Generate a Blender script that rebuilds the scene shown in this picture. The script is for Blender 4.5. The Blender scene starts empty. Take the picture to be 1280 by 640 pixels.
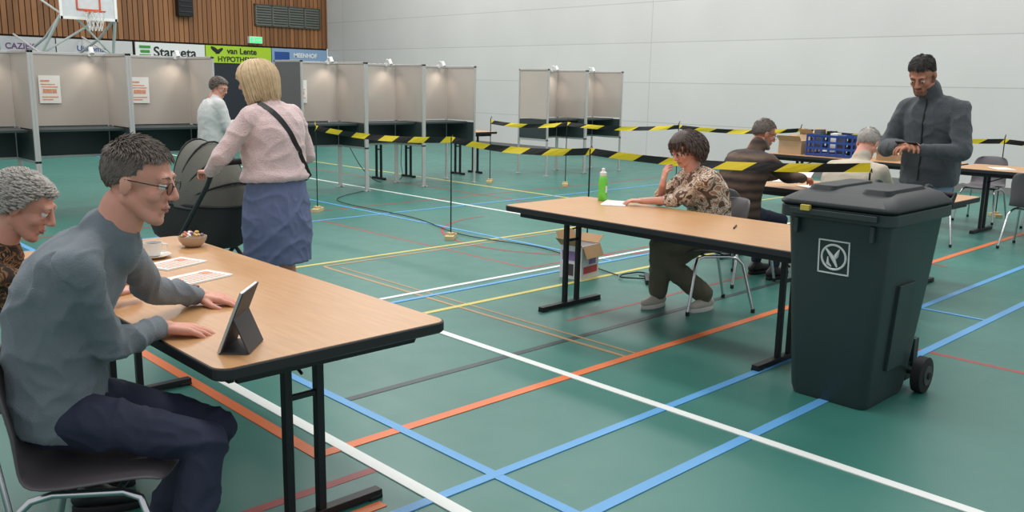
import bpy, math, random
import numpy as np
from mathutils import Matrix, Vector, noise
from mathutils.bvhtree import BVHTree
random.seed(7)
V=Vector
sc=bpy.context.scene
sc.view_settings.view_transform='Standard'
COL=sc.collection

# ------------------------------------------------------------------ materials
def nt(name):
    m=bpy.data.materials.new(name); m.use_nodes=True
    return m,m.node_tree.nodes,m.node_tree.links,m.node_tree.nodes['Principled BSDF']
def srgb(r,g,b):
    f=lambda c:(c/255/12.92) if c/255<=.04045 else ((c/255+.055)/1.055)**2.4
    return (f(r),f(g),f(b),1)
def mat(name,c,rough=.6,metal=0,var=.12,scale=8,bump=0,bscale=60,emit=0,spec=.5,sheen=0,sss=0):
    m,N,L,b=nt(name)
    b.inputs['Roughness'].default_value=rough; b.inputs['Metallic'].default_value=metal
    b.inputs['Specular IOR Level'].default_value=spec
    if sheen: b.inputs['Sheen Weight'].default_value=sheen
    if sss:
        b.inputs['Subsurface Weight'].default_value=sss; b.inputs['Subsurface Radius'].default_value=(1,.35,.2); b.inputs['Subsurface Scale'].default_value=.012
    tc=N.new('ShaderNodeTexCoord')
    no=N.new('ShaderNodeTexNoise'); no.inputs['Scale'].default_value=scale; no.inputs['Detail'].default_value=4
    L.new(tc.outputs['Object'],no.inputs['Vector'])
    mx=N.new('ShaderNodeMix'); mx.data_type='RGBA'
    mx.inputs[6].default_value=[x*(1-var) for x in c[:3]]+[1]
    mx.inputs[7].default_value=[min(1,x*(1+var)) for x in c[:3]]+[1]
    if sss: mx.inputs[6].default_value=(c[0]*.95,c[1]*.72,c[2]*.68,1)
    L.new(no.outputs['Fac'],mx.inputs[0]); L.new(mx.outputs[2],b.inputs['Base Color'])
    if bump:
        n2=N.new('ShaderNodeTexNoise'); n2.inputs['Scale'].default_value=bscale; n2.inputs['Detail'].default_value=5
        L.new(tc.outputs['Object'],n2.inputs['Vector'])
        bp=N.new('ShaderNodeBump'); bp.inputs['Strength'].default_value=bump; bp.inputs['Distance'].default_value=.01
        L.new(n2.outputs['Fac'],bp.inputs['Height']); L.new(bp.outputs['Normal'],b.inputs['Normal'])
    if emit:
        b.inputs['Emission Color'].default_value=c; b.inputs['Emission Strength'].default_value=emit
    return m
def blotch(name,cols,scale,rough=.8):
    m,N,L,b=nt(name); b.inputs['Roughness'].default_value=rough
    tc=N.new('ShaderNodeTexCoord')
    no=N.new('ShaderNodeTexNoise'); no.inputs['Scale'].default_value=scale; no.inputs['Detail'].default_value=2.5; no.inputs['Distortion'].default_value=1.2
    L.new(tc.outputs['Object'],no.inputs['Vector'])
    cr=N.new('ShaderNodeValToRGB'); cr.color_ramp.interpolation='CONSTANT'
    e=cr.color_ramp.elements; e[0].position=0; e[0].color=cols[0]; e[1].position=.43; e[1].color=cols[1]
    for p,c in zip((.5,.56,.62,.68),cols[2:]):
        x=e.new(p); x.color=c
    L.new(no.outputs['Fac'],cr.inputs[0]); L.new(cr.outputs[0],b.inputs['Base Color'])
    return m
M={}
M['skin']=mat('skin',srgb(212,162,142),.55,var=.1,scale=14,bump=.15,bscale=120,sss=.15,spec=.35)
M['skin_tan']=mat('skin_tan',srgb(188,138,114),.55,var=.1,scale=14,bump=.15,bscale=120,sss=.15,spec=.35)
M['lip']=mat('lips',srgb(174,108,100),.45)
M['eye']=mat('eye_white',srgb(215,208,200),.25,var=.02)
M['iris']=mat('iris',srgb(50,42,38),.15)
M['sole']=mat('sole',srgb(214,212,206),.7)
M['chrome']=mat('chrome_steel',srgb(200,202,205),.2,1,var=.03)
M['alu']=mat('aluminium_frame',srgb(200,198,195),.38,.5,var=.04)
M['black']=mat('black_metal',srgb(24,26,28),.45,.2)
M['rubber']=mat('black_rubber',srgb(22,22,24),.7)
M['shoe_black']=mat('shoe_black',srgb(28,26,28),.5)
M['white']=mat('white_paint',srgb(225,225,222),.5,var=.03)
M['paper']=mat('paper',srgb(228,226,220),.8,var=.03)
M['shell']=mat('chair_shell',srgb(88,84,88),.5,var=.05,bump=.08,bscale=300)
M['edge']=mat('table_edge',srgb(30,30,32),.5)
def wood(name,c1,c2,sx,sy,rough=.35):
    m,N,L,b=nt(name); b.inputs['Roughness'].default_value=rough
    tc=N.new('ShaderNodeTexCoord'); mp=N.new('ShaderNodeMapping'); mp.inputs['Scale'].default_value=(sx,sy,sx)
    L.new(tc.outputs['Object'],mp.inputs['Vector'])
    no=N.new('ShaderNodeTexNoise'); no.inputs['Scale'].default_value=6; no.inputs['Detail'].default_value=6; no.inputs['Distortion'].default_value=.3
    L.new(mp.outputs[0],no.inputs['Vector'])
    cr=N.new('ShaderNodeValToRGB'); cr.color_ramp.elements[0].position=.3; cr.color_ramp.elements[0].color=c1; cr.color_ramp.elements[1].position=.7; cr.color_ramp.elements[1].color=c2
    L.new(no.outputs['Fac'],cr.inputs[0]); L.new(cr.outputs[0],b.inputs['Base Color'])
    return m
M['tabletop']=wood('beech_laminate',srgb(184,138,92),srgb(197,151,105),9,.7)

# ------------------------------------------------------------------ mesh builder
class MB:
    def __init__(s): s.v=[];s.f=[];s.m=[]
    def add(s,vs,fs,mi=0):
        o=len(s.v); s.v+= [tuple(x) for x in vs]; s.f+=[tuple(i+o for i in f) for f in fs]; s.m+=[mi]*len(fs)
    def box(s,c,size,mi=0,R=None):
        c=V(c); a=[]
        for x in(-.5,.5):
            for y in(-.5,.5):
                for z in(-.5,.5):
                    p=V((x*size[0],y*size[1],z*size[2]))
                    if R is not None: p=R@p
                    a.append(c+p)
        s.add(a,[(0,1,3,2),(4,6,7,5),(0,4,5,1),(2,3,7,6),(0,2,6,4),(1,5,7,3)],mi)
    def loft(s,rings,mi=0,cap=True,closed=False):
        n=len(rings[0]); vs=[p for r in rings for p in r]; fs=[]
        K=len(rings)
        for k in range(K if closed else K-1):
            k2=(k+1)%K
            for i in range(n):
                j=(i+1)%n
                fs.append((k*n+i,k*n+j,k2*n+j,k2*n+i))
        if cap and not closed:
            fs.append(tuple(reversed(range(n)))); fs.append(tuple((K-1)*n+i for i in range(n)))
        s.add(vs,fs,mi)
    def tube(s,pts,r,mi=0,n=8,closed=False,cap=True):
        pts=[V(p) for p in pts]; K=len(pts)
        if not hasattr(r,'__len__'): r=[r]*K
        rings=[];prev=None
        for k in range(K):
            a=pts[(k-1)%K] if (closed or k>0) else pts[k]; b=pts[(k+1)%K] if (closed or k<K-1) else pts[k]
            t=(b-a)
            if t.length<1e-9: t=V((0,0,1))
            t.normalize()
            if prev is None:
                ref=V((0,0,1)) if abs(t.z)<.9 else V((1,0,0)); u=t.cross(ref).normalized()
            else:
                u=prev-t*prev.dot(t)
                u=u.normalized() if u.length>1e-6 else t.orthogonal().normalized()
            prev=u; w=t.cross(u)
            rings.append([pts[k]+(u*math.cos(2*math.pi*i/n)+w*math.sin(2*math.pi*i/n))*r[k] for i in range(n)])
        s.loft(rings,mi,cap,closed)
    def cyl(s,a,b,r,mi=0,n=20): s.tube([a,b],r,mi,n)
    def ell(s,c,r,mi=0,R=None,nu=16,nv=10):
        c=V(c); vs=[];fs=[]
        def T(p): 
            p=V((p[0]*r[0],p[1]*r[1],p[2]*r[2]))
            return c+(R@p if R is not None else p)
        vs.append(T((0,0,1)))
        for j in range(1,nv):
            th=math.pi*j/nv
            for i in range(nu):
                ph=2*math.pi*i/nu
                vs.append(T((math.sin(th)*math.cos(ph),math.sin(th)*math.sin(ph),math.cos(th))))
        vs.append(T((0,0,-1)))
        for i in range(nu): fs.append((0,1+i,1+(i+1)%nu))
        for j in range(nv-2):
            for i in range(nu):
                a=1+j*nu+i;b=1+j*nu+(i+1)%nu
                fs.append((a,a+nu,b+nu,b))
        o=1+(nv-2)*nu; e=len(vs)-1
        for i in range(nu): fs.append((o+i,e,o+(i+1)%nu))
        s.add(vs,fs,mi)
    def caps(s,a,b,r0,r1,mi=0,n=14):
        a=V(a);b=V(b);d=b-a;Ln=d.length
        if Ln<1e-6: s.ell(a,(r0,)*3,mi); return
        d/=Ln; pts=[];rr=[]
        for k in range(5):
            t=math.pi/2*(k/4); pts.append(a-d*r0*math.cos(t)); rr.append(max(r0*math.sin(t),r0*.05))
        for k in range(1,4): pts.append(a+d*Ln*k/4); rr.append(r0+(r1-r0)*k/4)
        for k in range(5):
            t=math.pi/2*(k/4); pts.append(b+d*r1*math.sin(t)); rr.append(max(r1*math.cos(t),r1*.05))
        s.tube(pts,rr,mi,n)
    def mesh(s,name,mats):
        me=bpy.data.meshes.new(name); me.from_pydata(s.v,[],s.f)
        for m in mats: me.materials.append(m)
        me.polygons.foreach_set('material_index',s.m); me.update(); return me

def G(name,loc=(0,0,0),rz=0):
    e=bpy.data.objects.new(name,None); COL.objects.link(e); e.empty_display_size=.1
    e.location=loc; e.rotation_euler=(0,0,math.radians(rz)); return e
def link(g,name,me,bevel=0,smooth=True):
    o=bpy.data.objects.new(name,me); COL.objects.link(o)
    if g: o.parent=g
    if smooth:
        for p in me.polygons: p.use_smooth=True
        try:
            if bevel==0: me.set_sharp_from_angle(angle=math.radians(40))
        except Exception: pass
    if bevel:
        b=o.modifiers.new('bevel','BEVEL'); b.width=bevel; b.segments=2; b.limit_method='ANGLE'; b.harden_normals=True
    return o
def P(g,name,mb,mats,bevel=0,smooth=True):
    return link(g,name,mb.mesh(name,mats),bevel,smooth)
def remesh(mb,voxel,it=6,fac=.5):
    me=mb.mesh('tmp',[]); o=bpy.data.objects.new('tmp',me); COL.objects.link(o)
    r=o.modifiers.new('r','REMESH'); r.mode='VOXEL'; r.voxel_size=voxel
    s=o.modifiers.new('s','SMOOTH'); s.factor=fac; s.iterations=it
    dg=bpy.context.evaluated_depsgraph_get()
    out=bpy.data.meshes.new_from_object(o.evaluated_get(dg)); 
    bpy.data.objects.remove(o); bpy.data.meshes.remove(me)
    return out
def text(g,body,loc,size,m,name='lettering',rot=(90,0,0),bold=0):
    c=bpy.data.curves.new(name,'FONT'); c.body=body; c.size=size; c.extrude=.002; c.offset=bold
    c.materials.append(m); o=bpy.data.objects.new(name,c); COL.objects.link(o); o.parent=g
    o.location=loc; o.rotation_euler=[math.radians(a) for a in rot]; return o

# ------------------------------------------------------------------ camera
F=1095.0
cam=bpy.data.cameras.new('camera'); co=bpy.data.objects.new('camera',cam); COL.objects.link(co)
cam.sensor_width=36; cam.lens=36*F/1280; cam.clip_start=.05
co.matrix_world=Matrix.Translation((0,0,1.62))@Matrix.Rotation(math.radians(46.1-90),4,'Z')@Matrix.Rotation(math.radians(90-11.12),4,'X')@Matrix.Rotation(math.radians(1.1),4,'Z')
sc.camera=co

# ------------------------------------------------------------------ room
WX,WY=15.6,24.9
m,N,L,b=nt('sports_floor')
tc=N.new('ShaderNodeTexCoord'); n1=N.new('ShaderNodeTexNoise'); n1.inputs['Scale'].default_value=.8; n1.inputs['Detail'].default_value=6
L.new(tc.outputs['Object'],n1.inputs['Vector'])
cr=N.new('ShaderNodeValToRGB'); cr.color_ramp.elements[0].position=.35; cr.color_ramp.elements[0].color=srgb(50,109,99); cr.color_ramp.elements[1].position=.7; cr.color_ramp.elements[1].color=srgb(59,118,107)
L.new(n1.outputs['Fac'],cr.inputs[0]); L.new(cr.outputs[0],b.inputs['Base Color'])
n2=N.new('ShaderNodeTexNoise'); n2.inputs['Scale'].default_value=5; n2.inputs['Detail'].default_value=8
L.new(tc.outputs['Object'],n2.inputs['Vector']); mr=N.new('ShaderNodeMapRange'); mr.inputs[3].default_value=.30; mr.inputs[4].default_value=.46
L.new(n2.outputs['Fac'],mr.inputs[0]); L.new(mr.outputs[0],b.inputs['Roughness'])
mb=MB(); mb.box((WX/2-3,WY/2-3,-.05),(WX+6,WY+6,.1)); P(None,'floor',mb,[m],smooth=False)
m,N,L,b=nt('gray_wall_panels'); b.inputs['Roughness'].default_value=.75
tc=N.new('ShaderNodeTexCoord'); sp=N.new('ShaderNodeSeparateXYZ'); L.new(tc.outputs['Object'],sp.inputs[0])
cb=N.new('ShaderNodeCombineXYZ'); L.new(sp.outputs['Y'],cb.inputs[0]); L.new(sp.outputs['Z'],cb.inputs[1])
br=N.new('ShaderNodeTexBrick'); br.offset=0; br.inputs['Scale'].default_value=1; br.inputs['Brick Width'].default_value=12.0; br.inputs['Row Height'].default_value=.85; br.inputs['Mortar Size'].default_value=.010; br.inputs['Mortar Smooth'].default_value=.6
br.inputs['Color1'].default_value=srgb(207,206,204); br.inputs['Color2'].default_value=srgb(211,210,208); br.inputs['Mortar'].default_value=srgb(180,179,177)
L.new(cb.outputs[0],br.inputs['Vector'])
no=N.new('ShaderNodeTexNoise'); no.inputs['Scale'].default_value=.7; no.inputs['Detail'].default_value=4; L.new(tc.outputs['Object'],no.inputs['Vector'])
mx=N.new('ShaderNodeMix'); mx.data_type='RGBA'; mx.blend_type='MULTIPLY'; mx.inputs[0].default_value=.15
L.new(br.outputs['Color'],mx.inputs[6]); L.new(no.outputs['Fac'],mx.inputs[7]); L.new(mx.outputs[2],b.inputs['Base Color'])
mb=MB(); mb.box((WX+.1,WY/2-3,3.5),(.2,WY+6,7.0)); P(None,'wall_right',mb,[m],smooth=False)
mb=MB(); mb.box((WX-.01,WY/2-3,.06),(.03,WY+5.9,.12)); P(None,'baseboard_right',mb,[mat('skirting_gray',srgb(120,120,118),.6)],smooth=False)
m,N,L,b=nt('wood_slats'); b.inputs['Roughness'].default_value=.55
tc=N.new('ShaderNodeTexCoord'); sp=N.new('ShaderNodeSeparateXYZ'); L.new(tc.outputs['Object'],sp.inputs[0])
mu=N.new('ShaderNodeMath'); mu.operation='MULTIPLY'; mu.inputs[1].default_value=1/.14; L.new(sp.outputs['X'],mu.inputs[0])
fl=N.new('ShaderNodeMath'); fl.operation='FLOOR'; L.new(mu.outputs[0],fl.inputs[0])
wn=N.new('ShaderNodeTexWhiteNoise'); wn.noise_dimensions='1D'; L.new(fl.outputs[0],wn.inputs['W'])
cr=N.new('ShaderNodeValToRGB'); cr.color_ramp.elements[0].color=srgb(124,82,50); cr.color_ramp.elements[1].color=srgb(164,112,70); L.new(wn.outputs['Value'],cr.inputs[0])
L.new(cr.outputs[0],b.inputs['Base Color'])
mw=m
mb=MB(); mb.box((WX/2-3,WY+.15,3.5),(WX+6,.2,7.0)); P(None,'wall_far',mb,[mat('wall_far_dark_backing',srgb(36,30,28),.8)],smooth=False)
mb=MB()
x=-4.9
while x<WX-.05:
    mb.box((x+.07,WY+.03,4.75),(.118,.05,4.3)); x+=.14
P(None,'trim_wood_slats',mb,[mw],smooth=False)
mb=MB(); mb.box((WX/2-3,WY+.02,1.03),(WX+5.9,.06,2.06)); P(None,'trim_dark_wall_padding',mb,[mat('navy_padding',srgb(40,46,56),.7)],smooth=False)

# court lines
LC={'w':srgb(222,226,222),'b':srgb(88,154,206),'o':srgb(216,112,58),'y':srgb(200,186,96),'k':srgb(50,64,64),'r':srgb(150,58,54),'s':srgb(168,132,94)}
keys=list(LC); lm=[mat('line_paint_'+k,LC[k],.45,var=.05) for k in keys]
mb=MB()
def lx(x,y0,y1,c,w=.05,lv=1):
    z=.0008*lv; mb.box((x,(y0+y1)/2,z/2),(w,abs(y1-y0),z),keys.index(c))
def ly(y,x0,x1,c,w=.05,lv=1):
    z=.0008*lv+.0004; mb.box(((x0+x1)/2,y,z/2),(abs(x1-x0),w,z),keys.index(c))
lx(3.54,-2,5.32,'w',.055,6); lx(2.03,-2,14,'w',.06,6); ly(5.32,2.03,12,'w',.045,6); lx(7.7,5.32,24,'w',.05,6)
lx(2.35,-2,12,'b',.05,5); ly(2.52,1.2,15,'b',.05,5); ly(2.03,1.2,15,'b',.055,5); ly(5.18,3.0,12,'b',.045,5); lx(6.75,2.03,2.52,'b',.04,5); lx(6.3,5.18,20,'b',.04,5); ly(8.9,-2,14,'b',.04,5); lx(1.0,5,20,'b',.05,5)
lx(1.9,3.18,15,'o',.06,4); ly(3.18,1.87,15,'o',.06,4); ly(2.62,.8,1.85,'o',.05,4)
ly(4.79,2.6,12,'y',.05,3); ly(6.74,2.2,13,'y',.045,3); lx(9.4,6.74,20,'y',.05,3)
ly(3.68,2.38,8,'k',.05,2)
lx(5.62,-1,2.5,'r',.045,1); lx(5.43,5.4,9,'r',.03,1); ly(5.44,5.43,9,'r',.03,1); ly(9.6,0,13,'r',.04,1); ly(2.9,.8,2.0,'r',.05,1); lx(8.6,3,15,'r',.04,1); ly(4.0,4.4,9,'r',.03,1)
lx(4.06,3.2,6.62,'s',.03,3); ly(6.62,4.06,9,'s',.03,3); lx(4.16,3.2,6.5,'s',.02,3)
def arc(cx,cy,r,a0,a1,c,w=.05,lv=2):
    z=.0008*lv+.0002; n=40; vs=[];fs=[]
    for i in range(n+1):
        a=math.radians(a0+(a1-a0)*i/n)
        vs+=[(cx+(r-w/2)*math.cos(a),cy+(r-w/2)*math.sin(a),z),(cx+(r+w/2)*math.cos(a),cy+(r+w/2)*math.sin(a),z)]
    for i in range(n): fs.append((2*i,2*i+1,2*i+3,2*i+2))
    mb.add(vs,fs,keys.index(c))
arc(7.2,6.6,1.4,90,270,'r',.035)
P(None,'court_line_markings',mb,lm,smooth=False)

# ------------------------------------------------------------------ wall fittings
def bd(name,x0,x1,colr,z0=2.06,z1=2.55):
    g=G(name,(x0,WY-.015,0)); k=MB(); k.box(((x1-x0)/2,0,(z0+z1)/2),(x1-x0-.03,.045,z1-z0),0); P(g,'board',k,[mat(name+'_board',colr,.5,var=.03)],smooth=False); return g
blk=mat('sign_black',srgb(25,28,34),.6); grn=mat('sign_green',srgb(60,150,60),.6); wht=mat('sign_white',srgb(240,240,240),.6); blu=mat('sign_blue',srgb(40,80,150),.6); pur=mat('sign_purple',srgb(110,70,120),.6)
g=bd('advertising_board',2.8,6.2,srgb(200,200,205)); text(g,'SPORT & FIT',(.4,-.03,2.15),.4,pur,bold=.004)
g=bd('advertising_board',6.2,7.5,srgb(196,196,200)); text(g,'CAZIEK',(.12,-.03,2.25),.2,pur,bold=.004); text(g,'sport & advies',(.12,-.03,2.12),.1,blk)
g=bd('advertising_board',7.5,9.45,srgb(206,206,206)); text(g,'Uitkomst',(.5,-.03,2.25),.2,blu,bold=.002); text(g,'samen in beweging',(.4,-.03,2.12),.1,blk)
g=bd('advertising_board',9.5,11.5,srgb(232,234,232)); text(g,'Stameta',(.50,-.03,2.18),.38,blk,bold=.007)
k=MB()
for i in range(3): k.box((.27,-.03,2.19+.12*i),(.30-.05*(i%2),.02,.07),0)
P(g,'logo',k,[grn])
g=bd('advertising_board',11.5,13.6,srgb(176,214,50)); text(g,'van Lente',(.66,-.03,2.33),.24,blk,bold=.006); text(g,'HYPOTHEKEN',(.36,-.03,2.1),.21,blk,bold=.004)
k=MB(); k.ell((.3,-.03,2.42),(.16,.01,.06),0,Matrix.Rotation(.6,3,'Y')); k.ell((.42,-.03,2.4),(.14,.01,.05),0,Matrix.Rotation(-.6,3,'Y')); P(g,'logo',k,[blk])
g=bd('advertising_board',13.6,15.55,srgb(140,170,204)); text(g,'MEENHOF',(.75,-.03,2.3),.18,wht,bold=.006); text(g,'www.sporthal.nl',(.1,-.03,2.1),.13,blk,bold=.002)
k=MB(); k.box((.35,-.03,2.3),(.5,.01,.3),0); P(g,'logo',k,[blu])
g=G('ventilation_grille',(13.1,WY-.03,3.2)); k=MB()
for i in range(4):
    cx=.28+i*.55
    k.box((cx,0,.3),(.5,.03,.56),0)
    for s_ in range(7): k.box((cx,-.03,.08+s_*.075),(.46,.05,.012),1,Matrix.Rotation(.6,3,'X'))
k.box((1.1,-.01,.6),(2.24,.06,.04),1);k.box((1.1,-.01,.0),(2.24,.06,.04),1)
for i in range(5): k.box((.0+i*.55,-.01,.3),(.04,.06,.6),1)
P(g,'louvres',k,[mat('grille_dark',srgb(130,138,134),.5),mat('grille_frame',srgb(80,76,66),.5)],smooth=False)
g=G('wall_loudspeaker',(10.9,WY-.13,3.3)); k=MB(); k.box((0,0,.7),(.42,.24,1.4),0)
for i in range(9): k.box((0,-.13,.12+i*.145),(.36,.03,.03),1)
P(g,'cabinet',k,[M['black'],mat('speaker_grille',srgb(50,50,54),.4)],.01)
g=G('exit_sign',(13.05,WY-.07,2.66)); k=MB(); k.box((0,0,.1),(.42,.12,.2),0); k.box((0,-.065,.1),(.38,.01,.16),1); k.box((-.08,-.073,.1),(.06,.006,.1),0);k.box((.08,-.073,.1),(.14,.006,.04),0)
P(g,'lamp_body',k,[M['white'],mat('exit_green',srgb(60,190,110),.4,emit=1.5)])
g=G('basketball_hoop',(7.33,21.8,0)); k=MB()
k.box((0,0,3.42),(1.2,.04,1.05),0)
for (cx,cz,sx,sz) in((0,2.9,1.24,.06),(0,3.95,1.24,.06),(-.6,3.42,.06,1.1),(.6,3.42,.06,1.1),(0,3.1,.5,.035),(0,3.45,.5,.035),(-.25,3.28,.035,.37),(.25,3.28,.035,.37)):
    k.box((cx,-.025,cz),(sx,.03,sz),1 if abs(cx)>.5 or cz in(2.9,3.95) else 2)
P(g,'backboard',k,[mat('backboard_white',srgb(196,200,202),.3),M['white'],mat('backboard_marking',srgb(190,80,50),.5)],smooth=False)
k=MB(); ring=[(.225*math.cos(a),-.4+.225*math.sin(a),3.05) for a in [2*math.pi*i/24 for i in range(24)]]
k.tube(ring,.012,0,closed=True); k.box((0,-.1,3.04),(.12,.17,.03),0)
for i in range(12):
    a=2*math.pi*i/12
    for sgn in(1,-1):
        pts=[]
        for j in range(6):
            t=j/5; rr=.22-.09*t; aa=a+sgn*t*.8; pts.append((rr*math.cos(aa),-.4+rr*math.sin(aa),3.04-.42*t))
        k.tube(pts,.006,1,4)
P(g,'rim_and_net',k,[mat('rim_orange',srgb(214,88,40),.4),M['white']])
k=MB()
for sx in(-.6,.6):
    k.tube([(sx,.05,2.95),(sx,1.2,2.5),(sx,3.0,2.1)],.03,0); k.tube([(sx,.05,3.8),(sx,3.0,3.8)],.03,0); k.tube([(sx,.05,3.0),(sx,3.0,3.8)],.025,0)
    k.tube([(sx,.05,2.95),(sx*1.35,.9,2.1)],.035,0); k.tube([(sx*1.35,.9,2.1),(sx*1.35,3.0,2.6)],.025,0)
k.tube([(-.81,.9,2.1),(.81,.9,2.1)],.035,0); k.tube([(-.81,.9,2.1),(.3,.05,2.95)],.025,0); k.tube([(.81,.9,2.1),(-.3,.05,2.95)],.025,0)
P(g,'support_frame',k,[M['white']])

# ------------------------------------------------------------------ voting booths
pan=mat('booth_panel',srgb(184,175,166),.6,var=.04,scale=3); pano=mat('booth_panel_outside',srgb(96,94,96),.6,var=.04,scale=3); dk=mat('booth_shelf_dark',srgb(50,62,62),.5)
poster_p=mat('poster_print',srgb(214,150,120),.7,var=.4,scale=40)
def booth(x0,y0,w=1.07,d=.75,h=1.89,poster=False,outer=False):
    g=G('voting_booth',(x0,y0,0)); k=MB(); t=.03
    for x in(t/2,w-t/2):
        for y in(t/2,d-t/2):
            k.box((x,y,h/2),(t,t,h)); k.box((x,y,.006),(.07,.07,.012))
        k.box((x,d/2,h-t/2),(t,d,t)); k.box((x,d/2,.64),(t,d,t)); 
    k.box((w/2,d-t/2,h-t/2),(w,t,t)); k.box((w/2,d-t/2,.64),(w,t,t))
    P(g,'frame',k,[M['alu']],.003)
    k=MB(); e=.012
    k.box((w/2,d-t/2,(h+1.0)/2),(w-2*t,e,h-1.0-t),0); k.box((w/2,d-t/2,.82),(w-2*t,e,.34),1)
    for x in(t/2+.001,w-t/2-.001):
        k.box((x,d/2,(h+1.0)/2),(e,d-2*t,h-1.0-t),0); k.box((x,d/2,.82),(e,d-2*t,.34),1)
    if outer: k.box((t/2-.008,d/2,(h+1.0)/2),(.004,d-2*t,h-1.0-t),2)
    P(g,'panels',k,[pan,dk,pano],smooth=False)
    k=MB(); k.box((w/2,d/2+.08,.985),(w-2*t-.01,d-.2,.03),0); P(g,'shelf',k,[dk],.004)
    k=MB(); k.tube([(w-.2,d-.02,h),(w-.2,d-.05,h+.07),(w-.22,d-.16,h+.05)],.009,0,6); k.cyl((w-.22,d-.15,h+.06),(w-.225,d-.2,h-.01),.028,0,12); k.box((w-.2,d-.02,h-.01),(.03,.05,.05))
    P(g,'clip_lamp',k,[M['white']])
    li=bpy.data.lights.new('booth_lamp','SPOT'); li.energy=4; li.color=(1,.86,.72); li.spot_size=math.radians(120); li.spot_blend=.9; li.shadow_soft_size=.03
    o=bpy.data.objects.new('bulb',li); COL.objects.link(o); o.parent=g; o.location=(w-.225,d-.21,h-.03); o.rotation_euler=(math.radians(14),math.radians(8),0)
    if poster:
        k=MB(); k.box((w*.36,d-t-.009,1.45),(.24,.004,.33),0)
        for i,(a,b_,sx,sz) in enumerate(((-.05,.1,.1,.02),(-.02,.06,.16,.012),(0,.03,.18,.012),(-.03,-.02,.1,.05),(.05,-.02,.05,.05),(0,-.09,.18,.012),(-.03,-.12,.12,.012))):
            k.box((w*.36+a,d-t-.012,1.45+b_),(sx,.003,sz),1)
        P(g,'poster',k,[M['paper'],poster_p],smooth=False)
YB=10.9
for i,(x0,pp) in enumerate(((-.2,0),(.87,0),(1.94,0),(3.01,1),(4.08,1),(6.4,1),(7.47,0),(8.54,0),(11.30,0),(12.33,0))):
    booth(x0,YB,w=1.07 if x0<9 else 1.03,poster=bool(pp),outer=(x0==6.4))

# ------------------------------------------------------------------ folding tables
def rrect(w,l,r,z,n=6):
    pts=[]
    for cx,cy,a0 in((w/2-r,l/2-r,0),(-w/2+r,l/2-r,90),(-w/2+r,-l/2+r,180),(w/2-r,-l/2+r,270)):
        for i in range(n+1):
            a=math.radians(a0+90*i/n); pts.append(V((cx+r*math.cos(a),cy+r*math.sin(a),z)))
    return pts
def table(cx,cy,W=.88,Ln=2.33,h=.76,rz=0,legy=None,top=None):
    g=G('folding_table',(cx,cy,0),rz); k=MB()
    k.loft([rrect(W-.012,Ln-.012,.05,h-.040),rrect(W,Ln,.056,h-.034),rrect(W,Ln,.056,h-.004),rrect(W-.006,Ln-.006,.053,h-.0005)],0)
    P(g,'top_edge',k,[M['edge']],smooth=False)
    k=MB(); k.loft([rrect(W-.016,Ln-.016,.05,h-.003),rrect(W-.016,Ln-.016,.05,h+.001)],0); P(g,'top_surface',k,[top or M['tabletop']],smooth=False)
    k=MB(); ly_=legy or Ln/2-.29
    k.box((W/2-.09,0,h-.06),(.02,Ln-.2,.045)); k.box((-W/2+.09,0,h-.06),(.02,Ln-.2,.045))
    for s_ in(-1,1):
        y=s_*ly_
        k.box((0,y,.022),(W-.24,.045,.03)); k.box((-(W-.24)/2+.03,y,.008),(.06,.05,.016)); k.box(((W-.24)/2-.03,y,.008),(.06,.05,.016))
        for x in(-.065,.065): k.box((x,y,h/2-.02),(.032,.032,h-.07))
        k.box((0,y,h-.06),(W-.2,.04,.035)); k.box((0,y,.5),(.13,.02,.02))
        k.tube([(0,y,h-.18),(0,y-s_*.32,h-.05)],.007,0,6); k.box((0,s_*(Ln/2-.09),h-.06),(W-.2,.02,.045))
    P(g,'legs',k,[M['black']],.003)
    return g
table(1.55,3.565,W=.90,Ln=2.33)
table(4.74,3.41)
table(7.50,3.72,W=.88,Ln=2.33)
table(11.2,5.1); table(11.2,2.7)
table(10.45,12.1,W=.6,Ln=1.0,rz=90); table(8.9,12.2,W=.6,Ln=1.2,rz=90)

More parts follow.
